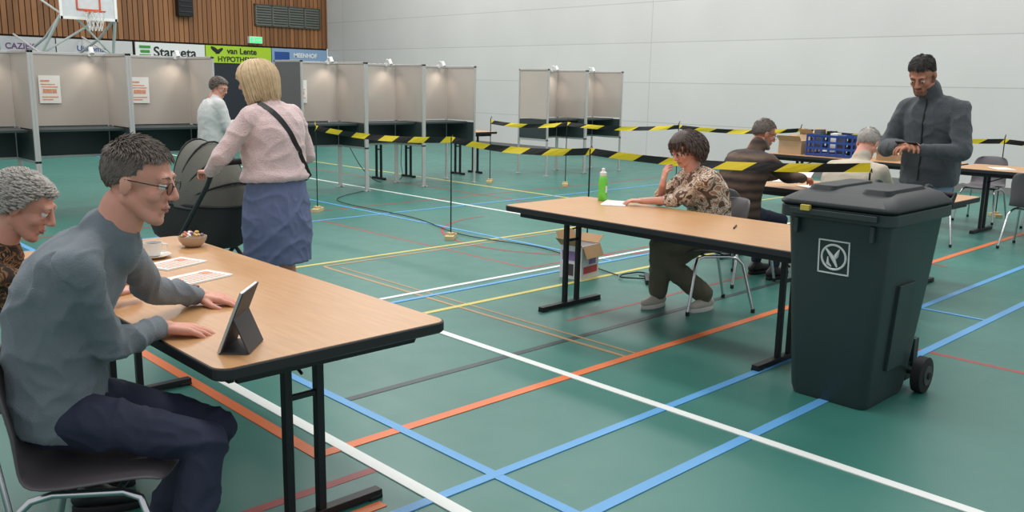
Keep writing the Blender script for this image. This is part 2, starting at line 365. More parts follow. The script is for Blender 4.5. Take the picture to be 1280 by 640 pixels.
# ------------------------------------------------------------------ chairs
def chair(x,y,face,col=None):
    g=G('stacking_chair',(x,y,0),face-90); k=MB()
    prof=[(.23,.43),(.20,.452),(.12,.452),(.03,.443),(-.06,.436),(-.13,.44),(-.175,.465),(-.20,.52),(-.215,.60),(-.232,.68),(-.25,.75),(-.27,.80),(-.282,.815)]
    hw=[.20,.215,.225,.23,.23,.225,.215,.21,.212,.215,.205,.175,.13]
    nu=13; vs=[];fs=[]
    for j,((py,pz),w) in enumerate(zip(prof,hw)):
        for i in range(nu):
            u=-1+2*i/(nu-1); up=(abs(u)**3)
            seat=max(0,1-j/6) ; back=min(1,max(0,(j-5)/3))
            vs.append((u*w,py+up*.05*back,pz+up*(.03*seat)))
    for j in range(len(prof)-1):
        for i in range(nu-1):
            a=j*nu+i; fs.append((a,a+1,a+nu+1,a+nu))
    k.add(vs,fs); o=P(g,'seat_shell',k,[col or M['shell']]); s_=o.modifiers.new('sol','SOLIDIFY'); s_.thickness=.012; ss=o.modifiers.new('sub','SUBSURF'); ss.levels=1; ss.render_levels=1
    k=MB()
    for sx in(-1,1):
        k.tube([(sx*.235,.25,.012),(sx*.20,.19,.36),(sx*.185,.17,.405),(sx*.175,.12,.42),(sx*.175,-.08,.415),(sx*.185,-.14,.40),(sx*.20,-.18,.36),(sx*.235,-.27,.012)],.0115,0,10)
        for y_ in(.25,-.27): k.cyl((sx*.235,y_,0),(sx*.2345,y_,.03),.015,1,10)
    k.tube([(-.175,.1,.42),(.175,.1,.42)],.01,0,8); k.tube([(-.175,-.06,.415),(.175,-.06,.415)],.01,0,8)
    P(g,'leg_frame',k,[M['chrome'],M['rubber']])
    return g
chair(.86,2.72,-38); chair(.62,3.57,-30); chair(5.50,3.61,150); chair(6.50,4.00,-10); chair(6.55,3.05,0)
chair(10.35,2.8,0); chair(12.1,3.9,180); chair(12.1,3.1,180,mat('chair_shell_blue',srgb(50,74,140),.5)); chair(9.9,3.7,20)

# ------------------------------------------------------------------ wheeled bin
g=G('wheeled_bin',(4.23,2.02,0)); g.scale=(.97,1,1); bm_=mat('bin_plastic',srgb(38,52,52),.42,var=.08,scale=5,bump=.05,bscale=200)
def rr2(x0,x1,y0,y1,r,z,n=4):
    cx,cy=(x0+x1)/2,(y0+y1)/2
    return [p+V((cx,cy,0)) for p in rrect(x1-x0,y1-y0,r,z*1.08,n)]
k=MB()
k.loft([rr2(.045,.53,-.205,.205,.05,.0),rr2(.03,.55,-.215,.215,.05,.04),rr2(-.005,.66,-.252,.252,.05,.62),rr2(-.03,.69,-.272,.272,.05,.90),rr2(-.035,.695,-.275,.275,.05,.905)],0)
k.loft([rr2(-.055,.71,-.30,.30,.05,.90),rr2(-.06,.715,-.305,.305,.05,.905),rr2(-.06,.715,-.305,.305,.05,.955),rr2(-.045,.70,-.29,.29,.05,.962)],0)
k.box((-.07,0,1.01),(.03,.46,.03)); 
for y_ in(-.2,.2): k.box((-.045,y_,.93),(.03,.02,.08))
k.box((.62,0,.10),(.10,.40,.10)); k.box((.66,0,.2),(.06,.42,.16))
for y_ in(-.245,.245):
    k.box((.30,y_*1.0,.42),(.20,.02,.46),0,Matrix.Rotation(-.055*math.copysign(1,y_),3,'X'))
P(g,'body',k,[bm_],.006)
k=MB()
k.loft([rr2(-.075,.72,-.30,.30,.06,.962),rr2(-.08,.725,-.308,.308,.06,.972),rr2(-.075,.72,-.30,.30,.07,.985),rr2(.0,.71,-.26,.26,.08,1.015),rr2(.10,.66,-.22,.22,.08,1.035),rr2(.2,.6,-.12,.12,.05,1.04)],0)
k.box((.72,0,1.07),(.06,.44,.05)); 
for y_ in(-.14,.14):
    k.tube([(.70,y_,1.07),(.76,y_,1.11),(.80,y_,1.10)],.018,0,8); k.loft([rr2(.05,.58,y_-.09,y_+.09,.04,1.01),rr2(.08,.55,y_-.065,y_+.065,.04,1.052)],0)
P(g,'lid',k,[mat('bin_lid_plastic',srgb(26,33,35),.5,var=.08,spec=.3)],.006)
k=MB(); k.tube([(.74,-.27,1.02),(.81,-.27,1.07),(.81,.27,1.07),(.74,.27,1.02)],.018,0,10); k.cyl((.60,-.29,.1),(.60,.29,.1),.012,0,12); P(g,'handle_and_axle',k,[M['rubber']])
hub=mat('wheel_hub',srgb(60,64,66),.5)
for s_ in(-1,1):
    k=MB(); y_=s_*.275; k.tube([(.60,y_-.03,.1),(.60,y_-.025,.1),(.60,y_+.025,.1),(.60,y_+.03,.1)],[.085,.1,.1,.085],0,28); k.cyl((.60,y_+s_*.028,.1),(.60,y_+s_*.036,.1),.055,1,20); k.cyl((.60,y_+s_*.03,.1),(.60,y_+s_*.045,.1),.02,0,12)
    P(g,'wheel_%d'%(1 if s_<0 else 2),k,[M['rubber'],hub])
g2=bpy.data.objects.new('label',None); COL.objects.link(g2); g2.parent=g; g2.location=(-.0155,0,.785); g2.rotation_euler=(0,math.radians(-4.5),0)
k=MB()
for (yy,zz,sy,sz) in((0,.085,.165,.007),(0,-.085,.165,.007),(-.08,0,.007,.175),(.08,0,.007,.175)): k.box((0,yy,zz),(.006,sy,sz))
cir=[(-.001,.064*math.cos(a),.064*math.sin(a)) for a in [2*math.pi*i/28 for i in range(28)]]
k.tube(cir,.006,0,6,closed=True)
k.tube([(-.002,.045,.045),(-.002,0,-.005),(-.002,-.02,-.05)],[.004,.012,.004],0,6); k.tube([(-.002,-.03,.045),(-.002,-.015,.01),(-.002,0,-.02)],[.003,.012,.004],0,6); k.tube([(-.002,.03,-.0),(-.002,.03,-.035),(-.002,.01,-.05)],[.003,.009,.003],0,6)
P(g2,'emblem',k,[mat('label_white',srgb(200,205,203),.5)])
k=MB(); k.box((-.082,.14,1.03),(.03,.05,.03)); k.box((.05,-.02,1.088),(.05,.05,.012)); P(g,'yellow_tag',k,[mat('tag_yellow',srgb(186,168,70),.5)],.003)

# ------------------------------------------------------------------ barrier tape
yel=mat('tape_yellow',srgb(232,206,40),.45,var=.04); tbl=mat('tape_black',srgb(22,22,22),.45)
def post(x,y,h=1.06):
    g=G('barrier_post',(x,y,0)); k=MB(); k.cyl((0,0,.03),(0,0,h),.007,0,8); k.tube([(0,0,h),(.02,0,h+.03),(.03,0,h)],.004,0,6)
    k.box((0,0,.02),(.24,.09,.04),1,Matrix.Rotation(.7,3,'Z')); k.box((0,0,.05),(.07,.07,.03),1)
    P(g,'rod_and_base',k,[M['black'],mat('pine_block',srgb(196,176,130),.7)],.002)
def tape(a,b,sag=.05,h=.065,name='barrier_tape'):
    a=V(a);b=V(b); Ln=(b-a).length; n=max(3,int(Ln/.13)); g=G(name,a); k=MB()
    def pt(t,s): 
        t=max(0,min(1,t)); p=(b-a)*t; p.z-=sag*4*t*(1-t); tw=.25*math.sin(t*9+a.x)
        side=(b-a).cross(V((0,0,1))).normalized()
        return p+V((0,0,math.cos(tw)))*s*h/2+side*math.sin(tw)*s*h/2
    for i in range(-1,n+1):
        t0=i/n;t1=(i+1)/n; sh=.06/Ln
        q=[pt(t0-sh,-1),pt(t1-sh,-1),pt(t1+sh,1),pt(t0+sh,1)]
        if (q[0]-q[1]).length<1e-5 and (q[2]-q[3]).length<1e-5: continue
        k.add(q,[(0,1,2,3)],(i//2)%2)
    P(g,'ribbon',k,[tbl,yel],smooth=False)
pp=[(5.80,9.57),(5.87,7.04),(5.95,5.2),(5.98,2.66)]
for p in pp: post(*p)
for i in range(3): tape((*pp[i],1.04),(*pp[i+1],1.04 if i<2 else 1.10),.05)
tape((5.80,9.57,1.02),(6.6,10.9,1.05),.02)
qq=[(9.8,10.75),(10.53,9.72),(11.6,8.3),(12.7,6.8),(12.7,3.9),(12.6,1.2)]
for p in qq: post(*p)
for i in range(5): tape((*qq[i],1.0),(*qq[i+1],1.0),.05)

# ------------------------------------------------------------------ small items
g=G('tablet_in_stand',(1.235,2.615,.7612),46.1)
k=MB(); R=Matrix.Rotation(math.radians(22),3,'X')
def tb(c,s,mi): k.box(R@V(c)+V((0,0,.004)),s,mi,R)
tb((0,0,.105),(.165,.009,.235-.02),0); tb((0,.0055,.105),(.150,.002,.20),1); tb((0,-.006,.105),(.168,.004,.218),2)
R2=Matrix.Rotation(math.radians(-22),3,'X'); k.box((0,-.072,.06),(.16,.005,.125),2,R2); k.box((0,-.045,.003),(.165,.09,.005),2)
P(g,'tablet_and_cover',k,[M['alu'],mat('tablet_screen',srgb(120,130,140),.08),mat('cover_gray',srgb(58,58,60),.6)],.002)
lp=mat('leaflet_print',srgb(214,146,118),.7,var=.35,scale=30)
def leaflet(x,y,z,rz,w=.21,l=.15,name='leaflet',pr=True):
    g=G(name,(x,y,z),rz); k=MB()
    for i in range(3): k.box((.003*i,.002*i,.0012+.002*i),(w,l,.0018),0)
    if pr:
        for i in range(5): k.box((0,-l/2+.025+i*.026,.0068),(w*.82,.009,.0006),1)
        k.box((w*.3,l*.2,.0072),(.04,.05,.0006),1)
    P(g,'sheets',k,[M['paper'],lp],smooth=False)
leaflet(1.64,3.98,.7615,20,.24,.17); leaflet(1.60,3.64,.7615,16,.24,.17)
leaflet(5.02,4.12,.7615,30,.26,.18,'paper_sheet',False)
g=G('coffee_cup',(1.63,4.20,.7615)); g.scale=(1.12,1.12,1.12); k=MB()
def lathe(k,prof,mi=0,n=28,c=(0,0)):
    k.loft([[V((c[0]+r*math.cos(2*math.pi*i/n),c[1]+r*math.sin(2*math.pi*i/n),z)) for i in range(n)] for r,z in prof],mi,True)
lathe(k,[(.04,0),(.045,.003),(.072,.012),(.075,.015),(.07,.014),(.03,.007)]); lathe(k,[(.024,.008),(.03,.012),(.038,.04),(.041,.066),(.038,.066),(.035,.04),(.028,.018)]); lathe(k,[(.036,.055),(.036,.056)],1)
k.tube([(.04,0,.056),(.062,0,.052),(.066,0,.036),(.052,0,.022),(.036,0,.024)],.004,0,8)
P(g,'cup_and_saucer',k,[mat('porcelain',srgb(228,224,216),.25,var=.02),mat('coffee',srgb(60,36,22),.2)])
g=G('candy_bowl',(1.90,4.36,.7615)); k=MB(); lathe(k,[(.03,0),(.05,.01),(.068,.035),(.072,.055),(.067,.055),(.062,.036),(.045,.014)])
P(g,'bowl',k,[mat('bowl_glass',srgb(184,160,140),.15)])
k=MB()
for i in range(30):
    a=random.random()*6.28; r=.052*math.sqrt(random.random()); k.ell((r*math.cos(a),r*math.sin(a),.04+.03*random.random()*(1-r/.09)+.015),(.014,.009,.008),random.randrange(4),Matrix.Rotation(random.random()*3,3,'Z'),8,6)
P(g,'candies',k,[mat('candy_red',srgb(186,96,80),.3),mat('candy_yellow',srgb(216,178,100),.3),mat('candy_white',srgb(235,228,220),.3),mat('candy_violet',srgb(130,96,130),.3)])
g=G('water_bottle',(5.08,4.30,.7615)); k=MB(); lathe(k,[(.030,0),(.034,.005),(.034,.06),(.031,.08),(.034,.10),(.034,.16),(.026,.185),(.02,.192)],0); lathe(k,[(.024,.188),(.026,.192),(.026,.215),(.014,.222),(.012,.245),(.008,.247)],1); k.box((0,-.0345,.09),(.02,.002,.05),1)
P(g,'bottle',k,[mat('bottle_green',srgb(110,205,70),.25),M['white']])
g=G('pen',(4.78,2.95,.767),25); k=MB(); k.tube([(-.07,0,0),(.05,0,0),(.07,0,0)],[.005,.005,.002],0,8); P(g,'barrel',k,[M['black']])
g=G('cardboard_box',(5.54,4.92,0),8); k=MB(); w,d,h=.26,.22,.29
k.box((0,-d/2,h/2),(w,.004,h),0);k.box((0,d/2,h/2),(w,.004,h),0);k.box((-w/2,0,h/2),(.004,d,h),0);k.box((w/2,0,h/2),(.004,d,h),0);k.box((0,0,.004),(w,d,.006),1)
k.box((-w/2-.04,0,h+.03),(.1,d,.004),1,Matrix.Rotation(.7,3,'Y')); k.box((0,d/2+.03,h+.05),(w,.004,.11),1,Matrix.Rotation(-.4,3,'X')); k.box((w/2+.03,0,h+.03),(.1,d,.004),1,Matrix.Rotation(-.6,3,'Y')); k.box((0,-d/2-.03,h-.05),(w,.004,.11),1,Matrix.Rotation(-.4,3,'X'))
k.box((-w/2-.003,0,.2),(.003,d*.8,.08),2); k.box((-w/2-.003,.02,.08),(.003,.1,.1),3); k.box((0,-d/2-.003,.08),(w*.8,.003,.06),4); k.box((.03,-d/2-.003,.16),(.1,.003,.07),2)
P(g,'carton',k,[mat('carton_white',srgb(214,212,214),.6),mat('carton_brown',srgb(170,135,98),.8),mat('carton_violet',srgb(140,110,160),.6),mat('carton_photo',srgb(70,60,60),.6,var=.5,scale=20),mat('carton_red',srgb(190,70,70),.6)],smooth=False)
def cable(pts,name,r=.006):
    g=G(name,pts[0]); o=V(pts[0]); k=MB(); P_=[V(p)-o for p in pts]; out=[]
    for i in range(len(P_)-1):
        p0=P_[max(0,i-1)];p1=P_[i];p2=P_[i+1];p3=P_[min(len(P_)-1,i+2)]
        for j in range(8):
            t=j/8; out.append(.5*((2*p1)+(p2-p0)*t+(2*p0-5*p1+4*p2-p3)*t*t+(3*p1-p0-3*p2+p3)*t**3))
    out.append(P_[-1]); k.tube(out,r,0,6); P(g,'cord',k,[M['rubber']])
cable([(7.4,10.9,.012),(6.5,10.2,.012),(6.4,8.4,.012),(6.08,7.1,.012),(6.2,6.0,.012),(5.9,5.05,.012),(5.8,4.7,.012)],'power_cable',.005)
cable([(5.9+.16*math.cos(t)*(1+.2*math.sin(3*t)),4.55+.15*math.sin(t)*(1+.2*math.cos(2*t)),.012+.004*(t%6.28)) for t in [i*.7 for i in range(34)]],'power_cable')
cable([(5.9,4.55,.02),(6.1,4.2,.012),(6.3,4.4,.012),(6.5,4.8,.012),(7.0,4.9,.012),(7.4,5.0,.012),(7.5,4.7,.3),(7.5,4.6,.7)],'power_cable')
cable([(8.0,12.3,.7),(8.1,12.0,.25),(8.3,11.8,.012),(8.9,12.0,.012),(9.2,12.4,.25),(9.3,12.5,.7)],'power_cable')
g=G('power_strip',(5.86,4.42,0),40); k=MB(); k.box((0,0,.02),(.3,.055,.04)); 
for i in range(5): k.cyl((-.11+i*.055,0,.035),(-.11+i*.055,0,.042),.02,1,14)
P(g,'housing',k,[mat('strip_dark',srgb(40,42,46),.5),M['black']],.004)
g=G('plastic_crate',(11.15,5.45,.7615)); k=MB(); w,d,h=.4,.62,.28
for x in(-w/2,w/2):
    for z in(.02,.1,.18,.26): k.box((x,0,z),(.015,d,.028))
    for i in range(7): k.box((x,-d/2+i*d/6,h/2),(.018,.02,h))
for y in(-d/2,d/2):
    for z in(.02,.1,.18,.26): k.box((0,y,z),(w,.015,.028))
    for i in range(5): k.box((-w/2+i*w/4,y,h/2),(.02,.018,h))
k.box((0,0,.01),(w,d,.015)); k.loft([rrect(w+.03,d+.03,.02,h-.02),rrect(w+.03,d+.03,.02,h)],0,False)
P(g,'crate_shell',k,[mat('crate_blue',srgb(30,66,140),.5)],smooth=False)
k=MB()
for i in range(5): k.box((random.uniform(-.1,.1),-.22+i*.11,.14+.02*i%3),(.16,.09,.24),i%3,Matrix.Rotation(random.uniform(-.3,.3),3,'Z'))
P(g,'contents',k,[M['black'],mat('stuff_gray',srgb(90,90,95),.6),M['paper']])
kraft=mat('carton_kraft',srgb(176,150,118),.8); ptape=mat('packing_tape',srgb(200,180,140),.4)
def carton(x,y,rz,w,d,h,z=.7615):
    g=G('cardboard_box',(x,y,z),rz); k=MB(); k.box((0,0,h/2),(w,d,h),0); k.box((0,0,h+.001),(w*.12,d,.002),1)
    k.box((-w/2-.04,0,h+.03),(.1,d,.004),0,Matrix.Rotation(.8,3,'Y')); k.box((w/2+.04,0,h+.03),(.1,d,.004),0,Matrix.Rotation(-.8,3,'Y'))
    P(g,'carton',k,[kraft,ptape])
carton(11.1,6.02,5,.3,.32,.18); carton(11.45,5.95,-12,.2,.22,.26); carton(11.2,4.75,10,.3,.25,.08)
leaflet(7.35,3.75,.7615,60,.3,.21,'paper_sheet',False); leaflet(7.45,3.2,.7615,10,.3,.21,'paper_sheet',False); leaflet(7.6,4.3,.7615,40,.3,.21,'paper_sheet',False); leaflet(11.1,3.4,.7615,40,.3,.21,'paper_sheet',False)
carton(10.6,2.1,20,.35,.3,.25,0)

# ------------------------------------------------------------------ stroller
g=G('baby_stroller',(2.50,5.60,0),12); g.scale=(1.04,1.04,1.08)
fab=mat('stroller_fabric',srgb(98,98,90),.85,bump=.3,bscale=120); fab2=mat('stroller_fabric_dark',srgb(50,51,50),.85)
k=MB(); rings=[]
for j,(z,sx,sy) in enumerate(((.50,.14,.30),(.54,.18,.37),(.64,.205,.41),(.73,.215,.43),(.76,.22,.435))):
    rings.append([V((sx*math.copysign(abs(math.cos(a))**.7,math.cos(a)),sy*math.copysign(abs(math.sin(a))**.7,math.sin(a)),z)) for a in [2*math.pi*i/28 for i in range(28)]])
k.loft(rings,0); 
P(g,'carrycot',k,[fab2])
k=MB(); nr=9; nn=16; vs=[];fs=[]; ribs=[]
def hp(a,t,rd): return (.225*math.cos(t),-.06-math.sin(t)*rd*math.cos(a)*.85,.75+math.sin(t)*rd*math.sin(a))
for j in range(nr):
    a=math.radians(-4+ j*13)
    rd=.385 if j%2==0 else .36
    for i in range(nn): vs.append(hp(a,math.pi*i/(nn-1),rd))
    if j%2==0: ribs.append([hp(a,math.pi*i/(nn-1),rd+.008) for i in range(nn)])
for j in range(nr-1):
    for i in range(nn-1):
        q=j*nn+i; fs.append((q,q+1,q+nn+1,q+nn))
k.add(vs,fs); o=P(g,'hood',k,[fab]); s_=o.modifiers.new('sol','SOLIDIFY'); s_.thickness=.01; ss=o.modifiers.new('sub','SUBSURF'); ss.levels=1; ss.render_levels=1
k=MB()
for r_ in ribs: k.tube(r_,.006,0,6)
ring=[(.222*math.copysign(abs(math.cos(a))**.7,math.cos(a)),.437*math.copysign(abs(math.sin(a))**.7,math.sin(a)),.765) for a in [2*math.pi*i/36 for i in range(36)]]
k.tube(ring,.009,0,6,closed=True); P(g,'hood_ribs_and_rim',k,[M['rubber']])
k=MB(); k.box((0,.14,.78),(.40,.52,.05),0); P(g,'apron_cover',k,[fab],.02)
k=MB()
for sx in(-.25,.25):
    k.tube([(sx,-.50,1.02),(sx,-.42,.90),(sx,-.05,.48),(sx,.32,.16)],.014,0,8); k.tube([(sx,-.34,.16),(sx,0,.46),(sx,.1,.54)],.014,0,8)
k.tube([(-.25,-.50,1.02),(-.2,-.54,1.04),(.2,-.54,1.04),(.25,-.50,1.02)],.018,1,10)
k.tube([(-.27,-.34,.14),(.27,-.34,.14)],.012,0,8); k.tube([(-.25,.32,.14),(.25,.32,.14)],.012,0,8)
k.loft([rr2(-.17,.17,-.22,.18,.04,.20),rr2(-.21,.21,-.27,.22,.04,.34)],2)
P(g,'chassis',k,[mat('stroller_frame_graphite',srgb(60,62,64),.4,.5),M['rubber'],fab2],0)
for i,(sx,sy,r) in enumerate(((-.29,-.34,.14),(.29,-.34,.14),(-.27,.32,.11),(.27,.32,.11))):
    k=MB(); ring=[(sx,sy+(r-.018)*math.cos(a),r+(r-.018)*math.sin(a)) for a in [2*math.pi*q/24 for q in range(24)]]
    k.tube(ring,.018,0,8,closed=True)
    for q in range(6):
        a=math.pi*q/3; k.tube([(sx,sy,r),(sx,sy+(r-.02)*math.cos(a),r+(r-.02)*math.sin(a))],.006,1,6)
    k.cyl((sx-.02,sy,r),(sx+.02,sy,r),.02,1,10); P(g,'wheel_%d'%(i+1),k,[M['rubber'],M['alu']])

# ------------------------------------------------------------------ PEOPLE
class Body:
    """accumulates overlapping limb volumes per garment; every garment is fused into one continuous surface"""
    def __init__(s): s.mbs={}; s.bv={}
    def q(s,m):
        if m not in s.mbs: s.mbs[m]=MB()
        return s.mbs[m]
    def cap(s,a,b,r0,r1,m): s.q(m).caps(a,b,r0,r1)
    def ell(s,c,r,m,R=None): s.q(m).ell(c,r,0,R)
    def loft(s,rings,m):
        n=28; R=[]
        for c,rt,fw,rx,ry in rings:
            R.append([c+rt*rx*math.copysign(abs(math.cos(a))**.85,math.cos(a))+fw*ry*math.copysign(abs(math.sin(a))**.85,math.sin(a)) for a in [2*math.pi*i/n for i in range(n)]])
        s.q(m).loft(R,0)
    def build(s,g,name,voxel,it,base,fold=0,nofold=()):
        for m_,mb_ in s.mbs.items():
            me=remesh(mb_,voxel if m_ not in nofold else min(voxel,.009),it if m_ not in nofold else min(it,4))
            n=len(me.vertices); co_=np.empty(n*3); me.vertices.foreach_get('co',co_); co_=co_.reshape(-1,3)
            if fold and m_ not in nofold:
                nm=np.empty(n*3); me.vertex_normals.foreach_get('vector',nm); nm=nm.reshape(-1,3)
                for i in range(n):
                    q=V(co_[i]); w=V((noise.noise(q*4),noise.noise(q*4+V((5,1,2))),noise.noise(q*4+V((1,7,3)))))*.5
                    a=1-abs(noise.noise(V((q.x*5.5,q.y*5.5,q.z*7.5))+w))*2.6
                    b_=1-abs(noise.noise(V((q.x*11,q.y*11,q.z*9))+w*2))*3
                    co_[i]+=nm[i]*(max(a,0)**2*fold*.9+max(b_,0)**2*fold*.45-fold*.4)
                me.vertices.foreach_set('co',co_.ravel()); me.update()
            s.bv[m_]=BVHTree.FromPolygons([V(c) for c in co_],[tuple(p.vertices) for p in me.polygons])
            co_=co_-np.array(base); me.vertices.foreach_set('co',co_.ravel())
            me.materials.append(m_); me.update()
            for p in me.polygons: p.use_smooth=True
            link(g,name if len(s.mbs)==1 else name+'_'+m_.name,me,0,False)
def ik(a,b,l1,l2,hint):
    a=V(a);b=V(b);d=b-a; L_=d.length
    if L_>(l1+l2)*.995: b=a+d*((l1+l2)*.995/L_); d=b-a; L_=d.length
    if L_<abs(l1-l2)*1.05+.02: L_=abs(l1-l2)*1.05+.02
    x=(l1*l1-l2*l2+L_*L_)/(2*L_); h=math.sqrt(max(0,l1*l1-x*x)); u=d.normalized(); hn=V(hint)-u*V(hint).dot(u)
    hn=hn.normalized() if hn.length>1e-6 else u.orthogonal().normalized()
    return a+u*x+hn*h,b
def hand(g,name,w,dr,back,side,skin,base,s=1.0,curl=.35,spread=1,vox=.0035):
    y=V(dr).normalized(); z=V(back)-y*V(back).dot(y); z.normalize(); x=y.cross(z)*(-1 if side=='R' else 1)
    T=lambda p: V(w)+(x*p[0]+y*p[1]+z*p[2])*s
    B=Body()
    B.cap(T((0,-.03,0)),T((0,.02,0)),.025*s,.024*s,skin)
    fx=[.031,.011,-.010,-.030]; fy=[.090,.095,.090,.080]; fl=[.072,.080,.074,.058]
    for i in range(4):
        b=V((fx[i],fy[i],0)); B.cap(T((fx[i]*.55,.015,0)),T(b),.0155*s,.0125*s,skin)
        ang_=curl*(.7+.15*i); p=b; sx=(fx[i])*.9*spread; rad=[.0098,.009,.0082,.0072]
        for j,fr in enumerate((.45,.31,.24)):
            d=V((sx*1.05 if j==0 else sx*1.0,math.cos(ang_),-math.sin(ang_))).normalized(); q=p+d*fl[i]*fr
            B.cap(T(p),T(q),rad[j]*s,rad[j+1]*s,skin); p=q; ang_+=curl
    B.cap(T((.012,.02,-.006)),T((.044,.048,-.010)),.016*s,.013*s,skin); B.cap(T((.044,.048,-.010)),T((.060,.074,-.016)),.0115*s,.010*s,skin); B.cap(T((.060,.074,-.016)),T((.064,.098,-.022)),.0098*s,.0085*s,skin)
    return B.build(g,name,vox,3,base)
CR=V((.079,.099,.090)); CC=V((0,-.01,.034))
def hmask(n,full=0):
    return n.z>np.interp(n.y,[-1,-.2,.2,.5,1],[-.75-full,-.35-full,.02-full,.52,.66])
def head(g,C,f,up,skin,hairm,style,base,s=1.0,vox=.005,glasses=False,beard=None,nl=500,bald=0,jaw=1.0):
    f=V(f).normalized(); u=V(up)-f*V(up).dot(f); u.normalize(); r=f.cross(u)
    R=Matrix((r,f,u)).transposed(); T=lambda p: V(C)+R@(V(p)*s)
    B=Body(); sm=skin
    def e(c,rad,m=sm): B.ell(T(c),[a*s for a in rad],m,R)
    def c(a,b,r0,r1,m=sm): B.cap(T(a),T(b),r0*s,r1*s,m)
    e((0,-.01,.034),(.074,.094,.085)); e((0,.022,-.03),(.058*jaw,.066,.080))
    for q in(-1,1):
        c((q*.050*jaw,-.005,-.045),(q*.022,.058,-.092),.024,.021); e((q*.036,.058,-.025),(.024,.022,.024)); e((q*.077,-.008,-.004),(.009,.019,.031)); e((q*.012,.098,-.028),(.009,.010,.008))
        e((q*.030,.080,.017),(.016,.011,.007)); e((q*.030,.079,-.008),(.015,.008,.005))
    c((0,.068,-.100),(0,.060,-.10),.019,.02); c((-.036,.076,.030),(.036,.076,.030),.013,.013)
    c((0,.086,.022),(0,.108,-.022),.0085,.0125); c((-.016,.080,-.056),(.016,.080,-.056),.010,.010); c((-.014,.078,-.070),(.014,.078,-.070),.010,.010)
    c((0,-.018,-.06),(0,-.035,-.14),.058,.060)
    if beard:
        bm=beard
        for q in(-1,1): c((q*.054,.0,-.045),(q*.026,.058,-.094),.0225,.0225,bm)
        c((-.02,.072,-.098),(.02,.072,-.098),.019,.019,bm); c((-.02,.088,-.048),(.02,.088,-.048),.006,.006,bm)
    B.build(g,'head',vox*s,4,base)
    bs=V(base); k=MB()
    for q in(-1,1):
        k.ell(T((q*.031,.0785,.005))-bs,(.0122*s,)*3,0,R,12,8); k.ell(T((q*.031,.0875,.004))-bs,(.0058*s,.0042*s,.0058*s),1,R,10,6)
        k.tube([T((q*.014,.092,.028))-bs,T((q*.03,.091,.034))-bs,T((q*.047,.080,.030))-bs],[.002*s,.0035*s,.0015*s],2,6)
    k.tube([T((-.024,.084,-.061))-bs,T((-.010,.0915,-.0585))-bs,T((.010,.0915,-.0585))-bs,T((.024,.084,-.061))-bs],[.002*s,.0045*s,.0045*s,.002*s],3,8)
    k.tube([T((-.022,.083,-.064))-bs,T((0,.0905,-.0685))-bs,T((.022,.083,-.064))-bs],[.002*s,.0055*s,.002*s],3,8)
    P(g,'face_details',k,[M['eye'],M['iris'],hairm,M['lip']])
    if glasses:
        k=MB()
        for q in(-1,1):
            k.tube([T((q*.033+.022*math.cos(a),.101,.004+.017*math.sin(a)))-bs for a in [2*math.pi*i/16 for i in range(16)]],.0014*s,0,6,closed=True)
            k.tube([T((q*.055,.100,.010))-bs,T((q*.078,.06,.012))-bs,T((q*.083,-.01,.012))-bs,T((q*.080,-.025,-.004))-bs],.0016*s,0,6)
        k.tube([T((-.011,.103,.008))-bs,T((.011,.103,.008))-bs],.0018*s,0,6); P(g,'glasses',k,[M['black']])
    k=MB(); k.ell((0,0,0),(1,1,1),0,None,40,28); full={'bob':.2,'curly':.12,'wavy':.35}.get(style,0)
    thick={'short':1.03,'bob':1.10,'curly':1.06,'wavy':1.16}[style]
    for i,p in enumerate(k.v):
        n=V(p).normalized(); ok=hmask(n,full)
        if bald and n.z>.75 and n.y<.5: ok=False
        fz=thick+(.01 if style=='short' else .03)*noise.noise(n*5+V((s*9,0,0))) if ok else .90
        k.v[i]=tuple(T(CC+V((n.x*CR.x,n.y*CR.y,n.z*CR.z))*fz)-bs)
    P(g,'hair_base',k,[hairm],smooth=True)
    k=MB(); rnd=random.Random(int(C[0]*1000)); cnt=0
    while cnt<nl:
        n=V((rnd.gauss(0,1),rnd.gauss(0,1),rnd.gauss(0,1))).normalized()
        if not hmask(n,full): continue
        if bald and n.z>.75 and n.y<.5: continue
        cnt+=1; p=CC+V((n.x*CR.x,n.y*CR.y,n.z*CR.z))*(thick-.03); pts=[];rr=[]
        if style=='short':
            top_=max(0,min(1,(n.z-.3)/.4))
            d=V((n.x*.3,-.45+.75*top_,-.75+.5*top_)); d-=n*d.dot(n); d=d.normalized()+n*(.16+.22*top_)+V((rnd.uniform(-.2,.2),rnd.uniform(-.2,.2),rnd.uniform(-.1,.1))); d.normalize(); Ls=rnd.uniform(.014,.022)*(1+.5*top_)
            for j in range(4): pts.append(p+d*Ls*j/3-n*.004*(j/3)**2)
            rr=[.0022,.0024,.0018,.0006]
        elif style=='bob':
            K=9; q=p.copy(); endz=-.115+rnd.uniform(-.02,.015); tot=max(.05,(q.z-endz)*1.0)
            for j in range(K):
                pts.append(q.copy()); nn_=V((q.x/CR.x,(q.y+.01)/CR.y,max((q.z-.034)/CR.z,-.1))).normalized()
                d=V((0,-.15,-1)); d-=nn_*d.dot(nn_)
                if d.length<.2: d=V((n.x,n.y-.2,-.3))
                d.normalize(); q=q+d*(tot*1.25/K)
                e_=V((q.x/CR.x,(q.y+.01)/CR.y,(q.z-.034)/CR.z)); ll=e_.length
                hxy=math.hypot(q.x/CR.x,(q.y+.01)/CR.y)
                if q.z>.034 and ll<thick: q=V((q.x*thick/ll,(q.y+.01)*thick/ll-.01,(q.z-.034)*thick/ll+.034))
                elif q.z<=.034 and hxy<.98 and hxy>.01: sc_=1+(.98/hxy-1)*.3; q=V((q.x*sc_,(q.y+.01)*sc_-.01,q.z))
                if q.y>.055 and q.z<.03: q.y=.055
            rr=[.0035,.0045,.005,.005,.005,.005,.0045,.0035,.001]
        else:
